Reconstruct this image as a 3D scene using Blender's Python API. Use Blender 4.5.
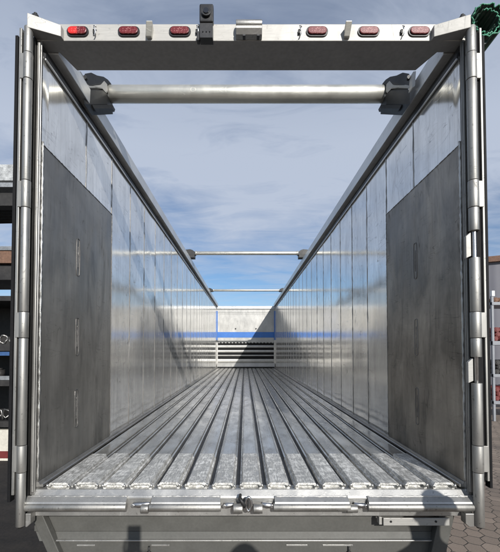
import bpy, bmesh, math, random
from mathutils import Vector, Matrix
R = math.radians
random.seed(7)
S = bpy.context.scene
for o in list(bpy.data.objects): bpy.data.objects.remove(o)
COL = S.collection

# ------------------------------------------------------------------ camera
CX, CZ = -0.037, 2.0
F = 365.0; PITCH = 1.6; PPX, PPY = 245.0, 339.0
cd = bpy.data.cameras.new('camera'); cam = bpy.data.objects.new('camera', cd); COL.objects.link(cam)
cam.location = (CX, 0, CZ); cam.rotation_euler = (R(90 + PITCH), 0, 0)
cd.sensor_fit = 'HORIZONTAL'; cd.sensor_width = 36; cd.lens = 36 * F / 500
cd.shift_x = (250 - PPX) / 500; cd.shift_y = (PPY - 276) / 500
cd.clip_start = 0.03; cd.clip_end = 2000
S.camera = cam

def at(px, py, Y):
    """the point of the place that stands at distance Y and is seen at a photo pixel (used only for taking measurements)"""
    xc = (px - PPX) / F; yc = (PPY - py) / F; c, s = math.cos(R(PITCH)), math.sin(R(PITCH))
    k = Y / (c - yc * s)
    return Vector((CX + xc * k, Y, CZ + (s + yc * c) * k))
def zat(py, Y): return at(PPX, py, Y).z
def xat(px, py, Y): return at(px, py, Y).x

# ------------------------------------------------------------------ nodes helper
class NT:
    def __init__(s, tree): s.t = tree; s.n = tree.nodes; s.l = tree.links
    def new(s, typ, **kw):
        nd = s.n.new(typ)
        for k, v in kw.items(): setattr(nd, k, v)
        return nd
    def put(s, sock, v):
        if v is None: return
        if hasattr(v, 'is_linked') or isinstance(v, bpy.types.NodeSocket): s.l.new(v, sock)
        else: sock.default_value = v
    def math(s, op, a, b=None, c=None, clamp=False):
        nd = s.new('ShaderNodeMath', operation=op); nd.use_clamp = clamp
        for i, v in enumerate((a, b, c)):
            if v is not None: s.put(nd.inputs[i], v)
        return nd.outputs[0]
    def vmath(s, op, a, b=None, out=0):
        nd = s.new('ShaderNodeVectorMath', operation=op)
        s.put(nd.inputs[0], a)
        if b is not None:
            s.put(nd.inputs[3] if op == 'SCALE' else nd.inputs[1], b)
        return nd.outputs[out]
    def mapping(s, v, scale=(1, 1, 1), rot=(0, 0, 0), loc=(0, 0, 0)):
        nd = s.new('ShaderNodeMapping'); s.l.new(v, nd.inputs[0])
        nd.inputs['Scale'].default_value = scale; nd.inputs['Rotation'].default_value = rot; nd.inputs['Location'].default_value = loc
        return nd.outputs[0]
    def noise(s, v, scale, detail=4, rough=.55, dist=0, out=0):
        nd = s.new('ShaderNodeTexNoise'); s.l.new(v, nd.inputs['Vector'])
        nd.inputs['Scale'].default_value = scale; nd.inputs['Detail'].default_value = detail
        nd.inputs['Roughness'].default_value = rough; nd.inputs['Distortion'].default_value = dist
        return nd.outputs[out]
    def ramp(s, v, a, b, lo=0., hi=1.):
        nd = s.new('ShaderNodeMapRange'); s.l.new(v, nd.inputs[0])
        nd.inputs[1].default_value = a; nd.inputs[2].default_value = b; nd.inputs[3].default_value = lo; nd.inputs[4].default_value = hi
        return nd.outputs[0]
    def mix(s, f, a, b):
        nd = s.new('ShaderNodeMix', data_type='RGBA'); s.put(nd.inputs[0], f)
        for i, v in ((6, a), (7, b)):
            if isinstance(v, tuple) and len(v) == 3: v = v + (1,)
            s.put(nd.inputs[i], v)
        return nd.outputs[2]
    def bump(s, h, strength=.5, dist=.01, normal=None):
        nd = s.new('ShaderNodeBump'); s.l.new(h, nd.inputs['Height'])
        nd.inputs['Strength'].default_value = strength; nd.inputs['Distance'].default_value = dist
        if normal is not None: s.l.new(normal, nd.inputs['Normal'])
        return nd.outputs[0]

# ------------------------------------------------------------------ world, sun, exposure
SUN = Vector((-0.315, 1.0, -0.49)).normalized()           # travel direction of the light
EL = math.asin(-SUN.z); ROT = math.atan2(-SUN.x, -SUN.y)
W = bpy.data.worlds.new('World'); S.world = W; W.use_nodes = True
n = NT(W.node_tree); n.n.clear()
sky = n.new('ShaderNodeTexSky', sky_type='NISHITA'); sky.sun_disc = False
sky.sun_elevation = EL; sky.sun_rotation = ROT; sky.altitude = 300; sky.air_density = .9; sky.dust_density = 0.2; sky.ozone_density = 2.6
tc = n.new('ShaderNodeTexCoord').outputs['Generated']
sep = n.new('ShaderNodeSeparateXYZ'); n.l.new(tc, sep.inputs[0]); zz = sep.outputs[2]
den = n.math('MAXIMUM', n.math('ADD', zz, .12), .05)
uv = n.vmath('DIVIDE', tc, None); 
cmb = n.new('ShaderNodeCombineXYZ')
for i in range(3): n.l.new(den, cmb.inputs[i])
n.l.new(cmb.outputs[0], uv.node.inputs[1])
uv2 = n.mapping(uv, scale=(1, .8, 0), loc=(3.1, 1.3, 0))
c1 = n.noise(uv2, .9, 6, .55, .6); c2 = n.noise(n.mapping(uv2, scale=(1, 3.0, 1), rot=(0, 0, R(20))), 2.2, 7, .62, 1.0)
veil = n.ramp(zz, .16, .44, 0.0, .24)
cl = n.math('ADD', n.math('MULTIPLY', c1, .6), n.math('MULTIPLY', c2, .45))
cl = n.math('ADD', cl, veil)
cloud = n.ramp(cl, .42, .78, .0, .88)
# veil thins again high up
thin = n.ramp(zz, .48, .74, 1.0, .60); cloud = n.math('MULTIPLY', cloud, thin, clamp=True)
blue = n.vmath('MULTIPLY', sky.outputs[0], (.76, .84, .90))
skyc = n.mix(cloud, blue, (4.7, 5.25, 6.3, 1))
low = n.ramp(zz, -.02, .0, 0, 1)
skyc = n.mix(low, (1.0, .95, .9, 1), skyc)
bg = n.new('ShaderNodeBackground'); n.l.new(skyc, bg.inputs[0]); bg.inputs[1].default_value = .09
out = n.new('ShaderNodeOutputWorld'); n.l.new(bg.outputs[0], out.inputs[0])

sd = bpy.data.lights.new('sun', 'SUN'); sd.energy = 4.0; sd.angle = R(.5); sd.color = (1, .965, .91)
sun = bpy.data.objects.new('sun', sd); COL.objects.link(sun)
sun.rotation_euler = SUN.to_track_quat('-Z', 'Y').to_euler(); sun.location = (5, -10, 12)
S.view_settings.view_transform = 'Standard'; S.view_settings.look = 'None'
S.view_settings.exposure = 0.36; S.view_settings.gamma = 1
S.render.engine = 'CYCLES'
S.cycles.max_bounces = 10; S.cycles.glossy_bounces = 8; S.cycles.diffuse_bounces = 4
S.render.film_transparent = False

# ------------------------------------------------------------------ mesh helpers
class MB:
    def __init__(s): s.b = bmesh.new()
    def face(s, pts):
        return s.b.faces.new([s.b.verts.new(p) for p in pts])
    def box(s, x0, x1, y0, y1, z0, z1):
        if x0 > x1: x0, x1 = x1, x0
        v = [s.b.verts.new(p) for p in ((x0, y0, z0), (x1, y0, z0), (x1, y1, z0), (x0, y1, z0), (x0, y0, z1), (x1, y0, z1), (x1, y1, z1), (x0, y1, z1))]
        for f in ((0, 3, 2, 1), (4, 5, 6, 7), (0, 1, 5, 4), (1, 2, 6, 5), (2, 3, 7, 6), (3, 0, 4, 7)): s.b.faces.new([v[i] for i in f])
        return s
    def hexa(s, p):
        """eight points, bottom ring then top ring"""
        v = [s.b.verts.new(q) for q in p]
        for f in ((0, 3, 2, 1), (4, 5, 6, 7), (0, 1, 5, 4), (1, 2, 6, 5), (2, 3, 7, 6), (3, 0, 4, 7)): s.b.faces.new([v[i] for i in f])
        return s
    def extrude(s, prof, axis, a, b, closed=True, caps=True):
        """profile of 2-D points swept along x, y or z from a to b"""
        def P(q, t):
            if axis == 'y': return (q[0], t, q[1])
            if axis == 'x': return (t, q[0], q[1])
            return (q[0], q[1], t)
        r0 = [s.b.verts.new(P(q, a)) for q in prof]; r1 = [s.b.verts.new(P(q, b)) for q in prof]
        m = len(prof)
        for i in range(m if closed else m - 1):
            s.b.faces.new([r0[i], r0[(i + 1) % m], r1[(i + 1) % m], r1[i]])
        if closed and caps: s.b.faces.new(r0[::-1]); s.b.faces.new(r1)
        return s
    def tube(s, p, q, r, seg=20, r2=None, caps=True):
        p = Vector(p); q = Vector(q); d = (q - p).normalized(); r2 = r if r2 is None else r2
        a = d.orthogonal().normalized(); b = d.cross(a)
        r0 = []; r1 = []
        for i in range(seg):
            t = 2 * math.pi * i / seg; u = a * math.cos(t) + b * math.sin(t)
            r0.append(s.b.verts.new(p + u * r)); r1.append(s.b.verts.new(q + u * r2))
        for i in range(seg):
            f = s.b.faces.new([r0[i], r0[(i + 1) % seg], r1[(i + 1) % seg], r1[i]]); f.smooth = True
        if caps: s.b.faces.new(r0[::-1]); s.b.faces.new(r1)
        return s
    def path(s, pts, r, seg=10, closed=False):
        pts = [Vector(p) for p in pts]; m = len(pts); rings = []
        for i, p in enumerate(pts):
            if closed: d = pts[(i + 1) % m] - pts[i - 1]
            else: d = pts[min(i + 1, m - 1)] - pts[max(i - 1, 0)]
            d.normalize()
            a = (Vector((0.13, .2, 1)).cross(d)).normalized(); b = d.cross(a)
            rr = r[i] if isinstance(r, (list, tuple)) else r
            rings.append([s.b.verts.new(p + (a * math.cos(2 * math.pi * k / seg) + b * math.sin(2 * math.pi * k / seg)) * rr) for k in range(seg)])
        for i in range(m if closed else m - 1):
            A, B = rings[i], rings[(i + 1) % m]
            for k in range(seg):
                f = s.b.faces.new([A[k], A[(k + 1) % seg], B[(k + 1) % seg], B[k]]); f.smooth = True
        if not closed: s.b.faces.new(rings[0][::-1]); s.b.faces.new(rings[-1])
        return s
    def bead(s, p, q, r, up, step=.012, amp=.35):
        """an uneven weld bead between two points"""
        p = Vector(p); q = Vector(q); L = (q - p).length; m = max(2, int(L / step))
        pts = []; rr = []
        for i in range(m + 1):
            t = i / m; c = p.lerp(q, t)
            c += Vector([random.uniform(-1, 1) * r * .25 for _ in range(3)])
            pts.append(c); rr.append(r * (1 + amp * random.uniform(-1, 1)))
        return s.path(pts, rr, 7)
    def build(s, name, mat, parent=None, origin=None, bevel=0., seg=2, smooth=False, thing=None):
        bmesh.ops.recalc_face_normals(s.b, faces=s.b.faces)
        wp = WL(parent) if parent else Vector((0, 0, 0))
        org = Vector(origin) if origin is not None else wp
        for v in s.b.verts: v.co -= org
        me = bpy.data.meshes.new(name); s.b.to_mesh(me); s.b.free()
        if smooth:
            for p in me.polygons: p.use_smooth = True
        for m_ in (mat if isinstance(mat, (list, tuple)) else [mat]): me.materials.append(m_)
        o = bpy.data.objects.new(name, me); COL.objects.link(o)
        if parent: o.parent = parent
        o.location = org - wp
        if bevel:
            md = o.modifiers.new('bevel', 'BEVEL'); md.width = bevel; md.segments = seg; md.limit_method = 'ANGLE'; md.angle_limit = R(35)
        return o
def WL(o):
    v = Vector((0, 0, 0))
    while o: v += o.location; o = o.parent
    return v
def tag(o, label=None, cat=None, group=None, kind=None):
    if label: o['label'] = label
    if cat: o['category'] = cat
    if group: o['group'] = group
    if kind: o['kind'] = kind
    return o
def empty(name, loc):
    o = bpy.data.objects.new(name, None); o.empty_display_size = .3; o.location = loc; COL.objects.link(o); return o
def dup(src, parent, loc, name=None):
    c = src.copy(); COL.objects.link(c); c.parent = parent; c.location = loc; return c

# ------------------------------------------------------------------ materials
def mat(name):
    m = bpy.data.materials.new(name); m.use_nodes = True; n = NT(m.node_tree)
    b = n.n['Principled BSDF']; co = n.new('ShaderNodeTexCoord').outputs['Object']
    return m, n, b, co
def plain(name, col, rough=.6, metal=0., nscale=30, namp=.25, bump=.15, spec=.5, coat=0.):
    m, n, b, co = mat(name)
    nz = n.noise(co, nscale, 6, .6); nb = n.noise(co, nscale * .12, 4, .6)
    f = n.ramp(n.math('ADD', n.math('MULTIPLY', nz, .5), n.math('MULTIPLY', nb, .5)), .35, .65, 1 - namp, 1 + namp)
    c = n.vmath('SCALE', n.new('ShaderNodeRGB').outputs[0], f); c.node.inputs[0].links[0].from_node.outputs[0].default_value = tuple(col) + (1,)
    n.l.new(c, b.inputs['Base Color'])
    n.l.new(n.ramp(nb, .3, .7, max(.03, rough - .08), rough + .08), b.inputs['Roughness'])
    b.inputs['Metallic'].default_value = metal; b.inputs['Specular IOR Level'].default_value = spec
    b.inputs['Coat Weight'].default_value = coat
    if bump: n.l.new(n.bump(nz, bump, .004), b.inputs['Normal'])
    return m
def scratches(n, co, scale, stretch, rot, thr, seedloc):
    """thin curved scratch lines, 0..1"""
    v = n.mapping(co, scale=stretch, rot=rot, loc=seedloc)
    a = n.noise(v, scale, 2, .4, .4)
    d = n.math('ABSOLUTE', n.math('SUBTRACT', a, .5))
    line = n.ramp(d, 0, thr, 1, 0)
    gate = n.ramp(n.noise(n.mapping(co, loc=(seedloc[1], 3, 1)), scale * .55, 3, .6), .5, .62, 0, 1)
    return n.math('MULTIPLY', line, gate, clamp=True)
def alu(name, col=(.62, .62, .61), rough=.26, brush=(1, 1, .02), brush_scale=220, dark=.25, scr=.5, wavy=.0, bump=.08, metal=1.0, spot=0., smear=0.):
    m, n, b, co = mat(name)
    fine = n.noise(n.mapping(co, scale=brush), brush_scale, 3, .6)
    big = n.noise(co, 1.7, 6, .62, .4); mid = n.noise(n.mapping(co, scale=(1, 1, .35)), 7, 5, .6, .5)
    sc = n.math('MAXIMUM', scratches(n, co, 5, (1, 3.0, .35), (R(35), 0, 0), .012, (1, 2, 3)),
                scratches(n, co, 9, (1, .35, 2.6), (R(-50), 0, 0), .010, (5, 1, 8)))
    dirt = n.ramp(n.math('ADD', n.math('MULTIPLY', big, .6), n.math('MULTIPLY', mid, .4)), .42, .62, 1 - dark, 1.0)
    f = n.math('MULTIPLY', dirt, n.ramp(fine, .3, .7, .93, 1.07))
    f = n.math('SUBTRACT', f, n.math('MULTIPLY', sc, scr * .45), clamp=False)
    if smear:
        k1 = scratches(n, co, 5, (1, 2.6, .35), (R(32), 0, 0), .016, (7, 4, 2)); k2 = scratches(n, co, 8, (1, .5, 2.4), (R(-28), 0, 0), .016, (2, 9, 5))
        f = n.math('SUBTRACT', f, n.math('MULTIPLY', n.math('MAXIMUM', k1, k2), .35 if metal > .7 else .12))
        sm_ = n.noise(n.mapping(co, scale=(1, 1.6, .5), rot=(R(38), 0, 0)), 2.4, 5, .65, 1.2)
        f = n.math('MULTIPLY', f, n.ramp(sm_, .52, .66, 1, 1 - smear))
        st_ = n.noise(n.mapping(co, scale=(1, 6, .35)), 2.2, 5, .7, .3); f = n.math('MULTIPLY', f, n.ramp(st_, .35, .65, 1.06, .88))
    if spot:
        sp = n.ramp(n.noise(co, 60, 2, .5), .66, .72, 0, 1); f = n.math('SUBTRACT', f, n.math('MULTIPLY', sp, spot))
    rgb = n.new('ShaderNodeRGB'); rgb.outputs[0].default_value = tuple(col) + (1,)
    n.l.new(n.vmath('SCALE', rgb.outputs[0], f), b.inputs['Base Color'])
    r = n.math('ADD', n.ramp(mid, .3, .7, rough * .8, rough * 1.25), n.math('MULTIPLY', sc, .2))
    n.l.new(r, b.inputs['Roughness']); b.inputs['Metallic'].default_value = metal
    nm = n.bump(fine, bump, .002)
    if wavy: nm = n.bump(n.noise(n.mapping(co, scale=(1, 1, .6)), 2.6, 2, .5), wavy, .02, nm)
    nm = n.bump(sc, .25, .001, nm)
    n.l.new(nm, b.inputs['Normal'])
    return m
M = {}
M['wall'] = alu('wall_aluminium', (.93, .915, .88), .12, (1, 1, .03), 160, .18, 1.0, .10, .05, metal=.74, smear=.16)
M['plate'] = alu('wear_plate_metal', (.30, .288, .265), .40, (1, 1, .08), 60, .35, .45, .25, .15, metal=.6, smear=.3)
M['plate_r'] = alu('wear_plate_metal_stained', (.39, .355, .305), .42, (1, 1, .08), 60, .5, .6, .25, .2, metal=.6, smear=.35)
M['frame'] = alu('frame_aluminium', (.50, .495, .475), .38, (1, 1, 1), 160, .22, .2, 0, .15, metal=.75, spot=.25)
M['frame2'] = alu('post_aluminium', (.44, .43, .41), .46, (1, 1, .1), 160, .3, .3, 0, .12, metal=.9)
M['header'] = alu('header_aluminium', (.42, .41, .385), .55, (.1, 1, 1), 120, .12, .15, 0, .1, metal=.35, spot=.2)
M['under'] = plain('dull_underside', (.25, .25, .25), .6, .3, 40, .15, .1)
M['pipe'] = alu('pipe_aluminium', (.40, .392, .37), .50, (1, 1, .05), 120, .28, .3, 0, .15, metal=.85, spot=.3)
M['bow'] = alu('bow_aluminium', (.56, .55, .50), .42, (.05, 1, 1), 120, .12, .1, 0, .08, metal=.7)
M['bracket'] = plain('dark_bracket_metal', (.018, .018, .018), .5, .2, 40, .3, .15)
M['weld'] = alu('weld_bead_metal', (.66, .65, .62), .42, (1, 1, 1), 90, .3, .0, 0, .5, metal=.9)
M['weld_dark'] = alu('weld_bead_dull', (.26, .25, .24), .5, (1, 1, 1), 90, .4, .0, 0, .5, metal=.8)
M['rubber'] = plain('black_rubber', (.008, .008, .009), .7, 0, 60, .3, .2, spec=.2)
M['gap'] = plain('dark_gap_rubber', (.02, .02, .022), .55, 0, 60, .3, .1)
M['panel_grey'] = plain('grey_painted_tail_panel', (.082, .081, .074), .55, .1, 70, .12, .08)
M['rail'] = alu('rail_aluminium', (.66, .66, .65), .38, (1, .03, 1), 160, .2, .2, 0, .06, metal=.6)
M['rail_dark'] = plain('rail_channel_dark', (.035, .035, .037), .5, .4, 40, .2, .1)
M['front'] = alu('front_wall_aluminium', (.47, .465, .445), .42, (1, 1, 1), 40, .22, .5, .5, .4, metal=.3, spot=.15)
M['blue'] = plain('blue_band_paint', (.032, .14, .44), .45, 0, 30, .12, .05)
M['lamp_red'] = plain('red_lamp_lens', (.20, .008, .008), .25, 0, 30, .2, .05, coat=.6)
M['lamp_hot'] = plain('bright_red_lens', (.75, .03, .02), .25, 0, 30, .2, .05, coat=.6)
def lens_mat(name, half):
    m, n, b, co = mat(name)
    v = n.new('ShaderNodeTexVoronoi'); n.l.new(co, v.inputs['Vector']); v.inputs['Scale'].default_value = 170
    g = n.math('MULTIPLY', n.ramp(n.new('ShaderNodeSeparateColor').outputs[0], .62, .72, 0, 1), n.ramp(v.outputs['Distance'], .2, .5, 1, 0))
    sc = [x for x in n.n if x.bl_idname == 'ShaderNodeSeparateColor'][0]; n.l.new(v.outputs['Color'], sc.inputs[0])
    c = n.mix(g, (.13, .006, .008), (.42, .17, .16))
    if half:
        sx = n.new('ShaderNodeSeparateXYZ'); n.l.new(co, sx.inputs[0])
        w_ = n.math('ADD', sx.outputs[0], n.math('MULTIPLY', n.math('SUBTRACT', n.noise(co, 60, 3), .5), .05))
        c = n.mix(n.ramp(w_, -.010, .004, 0, 1), n.mix(g, (.62, .02, .016), (.80, .16, .12)), c)  # left half brighter red: a sunlit glow put into the lens colour
    n.l.new(c, b.inputs['Base Color']); b.inputs['Roughness'].default_value = .35; b.inputs['Coat Weight'].default_value = .2
    n.l.new(n.bump(v.outputs['Distance'], .15, .001), b.inputs['Normal']); return m
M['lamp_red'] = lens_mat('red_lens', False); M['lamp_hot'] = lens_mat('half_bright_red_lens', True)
M['black'] = plain('black_plastic', (.015, .015, .017), .38, 0, 60, .3, .1)
M['glass'] = plain('dark_lens_glass', (.01, .01, .012), .08, 0, 30, .1, 0, coat=1)
M['steel'] = plain('galvanised_steel', (.30, .31, .32), .5, .6, 30, .3, .15)
M['bright_wire'] = alu('bright_wire', (.6, .6, .6), .3, (1, 1, 1), 100, .2, 0, 0, .1)

def floor_mat():
    m, n, b, co = mat('floor_slat_aluminium')
    sx = n.new('ShaderNodeSeparateXYZ'); n.l.new(co, sx.inputs[0])
    oi = n.new('ShaderNodeObjectInfo').outputs['Random']
    off = n.new('ShaderNodeCombineXYZ'); n.l.new(n.math('MULTIPLY', oi, 37.), off.inputs[0]); n.l.new(n.math('MULTIPLY', oi, 91.), off.inputs[1])
    c = n.vmath('ADD', co, off.outputs[0])
    longi = n.noise(n.mapping(c, scale=(1, .02, 1)), 190, 4, .6)
    blotch = n.noise(n.mapping(c, scale=(1, .35, 1)), 9, 6, .65, .5)
    scr = scratches(n, c, 9, (1.3, .5, 1), (0, 0, R(20)), .02, (4, 2, 1))
    # drag marks over the first half metre where loads are tipped
    wv = n.noise(n.mapping(c, scale=(1.0, .16, 1), rot=(0, 0, R(7))), 62, 6, .75, 1.4)
    wv2 = n.noise(n.mapping(c, scale=(.55, 1, 1), rot=(0, 0, R(-35))), 13, 5, .7, 1.5)
    drag = n.ramp(n.math('ADD', n.math('MULTIPLY', wv, .62), n.math('MULTIPLY', wv2, .38)), .45, .58, 0, 1)
    cap = n.ramp(sx.outputs[1], .585, .592, 1, 0)         # object y is metres from the tail
    base = n.mix(n.ramp(blotch, .38, .66), (.36, .352, .33), (.60, .59, .56))
    base = n.mix(n.math('MULTIPLY', scr, .6), base, (.75, .75, .74))
    worn = n.mix(drag, (.40, .395, .375), (.95, .94, .90))
    base = n.mix(cap, base, worn)
    base = n.vmath('SCALE', base, n.ramp(longi, .3, .7, .86, 1.12))
    base = n.vmath('SCALE', base, n.ramp(oi, 0, 1, .9, 1.08))
    n.l.new(base, b.inputs['Base Color'])
    rr = n.math('ADD', n.ramp(blotch, .3, .7, .30, .17), n.math('MULTIPLY', scr, .15))
    rr2 = n.ramp(drag, 0, 1, .30, .46)
    mx = n.new('ShaderNodeMix'); n.l.new(cap, mx.inputs[0]); n.l.new(rr, mx.inputs[2]); n.l.new(rr2, mx.inputs[3])
    n.l.new(mx.outputs[0], b.inputs['Roughness']); b.inputs['Metallic'].default_value = .6
    n.l.new(n.math('SUBTRACT', .74, n.math('MULTIPLY', cap, .38)), b.inputs['Metallic'])
    nm = n.bump(longi, .12, .002); nm = n.bump(n.math('MULTIPLY', drag, cap), .5, .003, nm)
    nm = n.bump(n.noise(n.mapping(c, scale=(1, .4, 1)), 12, 3, .5), .14, .006, nm)
    n.l.new(nm, b.inputs['Normal']); return m
M['floor'] = floor_mat()

def paving_mat():
    m, n, b, co = mat('hex_paving')
    d = n.new('ShaderNodeSeparateXYZ'); n.l.new(co, d.inputs[0])
    s = .175
    wob = n.vmath('SUBTRACT', n.noise(co, 5.5, 1, .5, 0, 1), (.5, .5, .5))
    p = n.vmath('ADD', n.vmath('SCALE', co, 1 / s), n.vmath('SCALE', wob, .42))
    p = n.vmath('ADD', n.vmath('MULTIPLY', p, (1, 1, 0)), (2000, 2000, 0))
    r = (1, 1.7320508, 1); h = (.5, .8660254, .5)
    a = n.vmath('MULTIPLY', n.vmath('SUBTRACT', n.vmath('MODULO', p, r), h), (1, 1, 0))
    q = n.vmath('MULTIPLY', n.vmath('SUBTRACT', n.vmath('MODULO', n.vmath('SUBTRACT', p, (.5, .8660254, 0)), r), h), (1, 1, 0))
    la = n.vmath('LENGTH', a, out=1); lq = n.vmath('LENGTH', q, out=1)
    sel = n.math('LESS_THAN', la, lq)
    mx = n.new('ShaderNodeMix', data_type='VECTOR'); n.l.new(sel, mx.inputs[0]); n.l.new(q, mx.inputs[4]); n.l.new(a, mx.inputs[5]); g = mx.outputs[1]
    ab = n.vmath('ABSOLUTE', g)
    sa = n.new('ShaderNodeSeparateXYZ'); n.l.new(ab, sa.inputs[0])
    dd = n.math('MAXIMUM', sa.outputs[0], n.vmath('DOT_PRODUCT', ab, (.5, .8660254, 0), out=1))
    joint = n.ramp(dd, .462, .485, 0, 1)
    idv = n.vmath('SUBTRACT', p, g)
    wn = n.new('ShaderNodeTexWhiteNoise'); n.l.new(n.vmath('FLOOR', n.vmath('SCALE', idv, 2.0001)), wn.inputs[0])
    tone = n.ramp(wn.outputs[0], 0, 1, .82, 1.12)
    fine = n.noise(co, 70, 5, .7); big = n.noise(co, .8, 5, .6)
    base = n.mix(big, (.175, .135, .105), (.26, .21, .17))
    base = n.vmath('SCALE', base, n.math('MULTIPLY', tone, n.ramp(fine, .3, .7, .82, 1.15)))
    # oil-dark stains of this yard
    st = n.ramp(n.noise(n.mapping(co, loc=(3, 5, 0)), .45, 5, .65), .52, .66, 0, .55)
    base = n.mix(st, base, (.06, .05, .045)); base = n.mix(joint, base, (.045, .038, .03))
    n.l.new(base, b.inputs['Base Color']); b.inputs['Roughness'].default_value = .85
    nm = n.bump(n.math('SUBTRACT', n.math('MULTIPLY', fine, .15), joint), .8, .006)
    n.l.new(nm, b.inputs['Normal']); return m
M['paving'] = paving_mat()

# ------------------------------------------------------------------ ground
g = MB(); g.face([(-600, -600, 0), (600, -600, 0), (600, 900, 0), (-600, 900, 0)])
tag(g.build('ground', M['paving']), kind='structure')

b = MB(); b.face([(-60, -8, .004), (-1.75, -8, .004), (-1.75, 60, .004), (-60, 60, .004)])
tag(b.build('dark_yard_sheet', plain('dark_brown_ground', (.016, .013, .011), .9, 0, 35, .6, .9)), kind='structure')  # thin near-black sheet laid just above the paving on the left
# ------------------------------------------------------------------ TRAILER
YR = 2.15; YF = 15.6; HW = 1.242; FZ = CZ - .787
WT = CZ + 1.75                                  # top of the wall sheet
T = empty('walking_floor_trailer', (0, YR, 0))
tag(T, 'long open-topped aluminium trailer with ribbed moving floor, seen from its open rear', 'trailer')

# floor slats -------------------------------------------------------
PITCHX = .160
prof = [(-.055, 0), (-.053, .0045), (-.048, .0045), (-.045, .0005), (0, .001), (.045, .0005), (.048, .0045), (.053, .0045), (.055, 0),
        (.0565, -.011), (.0665, -.014), (.0680, -.032), (-.0680, -.032), (-.0665, -.014), (-.0565, -.011)]
capp = [(-.050, .012), (.050, .012), (.057, .004), (.065, -.012), (.056, -.036), (-.056, -.036), (-.065, -.012), (-.057, .004)]
LEN = YF - YR - .03
slat0 = None
def slat_mb():
    b = MB(); b.extrude(prof, 'y', .03, LEN)
    # thicker worn cap over the last 0.6 m
    top = [(-.0555, .001), (-.050, .0119), (.050, .0119), (.0555, .001)]
    b.extrude(top, 'y', .0, .59)
    # hollow end: ring of the profile
    inner = [(x * .80, (z + .011) * .50 - .011) for x, z in capp]
    m = len(capp)
    for y0, y1 in ((-.004, .03),):
        o0 = [b.b.verts.new((x, y0, z)) for x, z in capp]; o1 = [b.b.verts.new((x, y1, z)) for x, z in capp]
        i0 = [b.b.verts.new((x, y0, z)) for x, z in inner]; i1 = [b.b.verts.new((x, y1 - .004, z)) for x, z in inner]
        for i in range(m):
            j = (i + 1) % m
            b.b.faces.new([o0[i], o0[j], o1[j], o1[i]]); b.b.faces.new([o0[i], i0[i], i0[j], o0[j]]); b.b.faces.new([i0[i], i1[i], i1[j], i0[j]])
        b.b.faces.new(i1)
    return b
for i in range(15):
    x = (i - 7) * PITCHX
    dy = [-.006, .004, 0][i % 3]
    if slat0 is None:
        b = slat_mb(); slat0 = b.build('floor_slat', M['floor'], T, origin=(0, 0, 0)); slat0.location = (x, dy, FZ)
    else: dup(slat0, T, (x, dy, FZ))
# weld knobs where the caps end, wedges between the slat ends
w0 = g0 = None
for sl_ in [o for o in T.children if o.name.startswith('floor_slat')]:
    for sx in (-1, 1):
        if w0 is None:
            kb = MB(); kb.path([(-.008, 0, -.010), (0, -.007, .003), (.009, 0, -.014)], [.005, .009, .005], 8)
            w0 = kb.build('end_weld', M['weld'], sl_, origin=(0, 0, 0)); w0.location = (sx * .061, -.004, 0)
        else:
            c = w0.copy(); COL.objects.link(c); c.parent = sl_; c.location = (sx * .061, -.004, random.uniform(-.003, .002)); c.scale = (sx, 1, random.uniform(.8, 1.2))
for i in range(14):
    cx = (i - 6.5) * PITCHX
    if g0 is None:
        kb = MB(); kb.hexa([(-.022, -.02, -.034), (.022, -.02, -.034), (.014, .06, -.034), (-.014, .06, -.034), (-.008, .01, -.022), (.008, .01, -.022), (.006, .05, -.022), (-.006, .05, -.022)])
        g0 = kb.build('gap_wedge', M['frame2'], T, origin=(0, 0, 0)); g0.location = (cx, 0, FZ)
    else: dup(g0, T, (cx, 0, FZ))
b = MB(); b.box(-HW, HW, YR + .0, YF, FZ - .10, FZ - .033); b.build('floor_deck', M['gap'], T)

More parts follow.
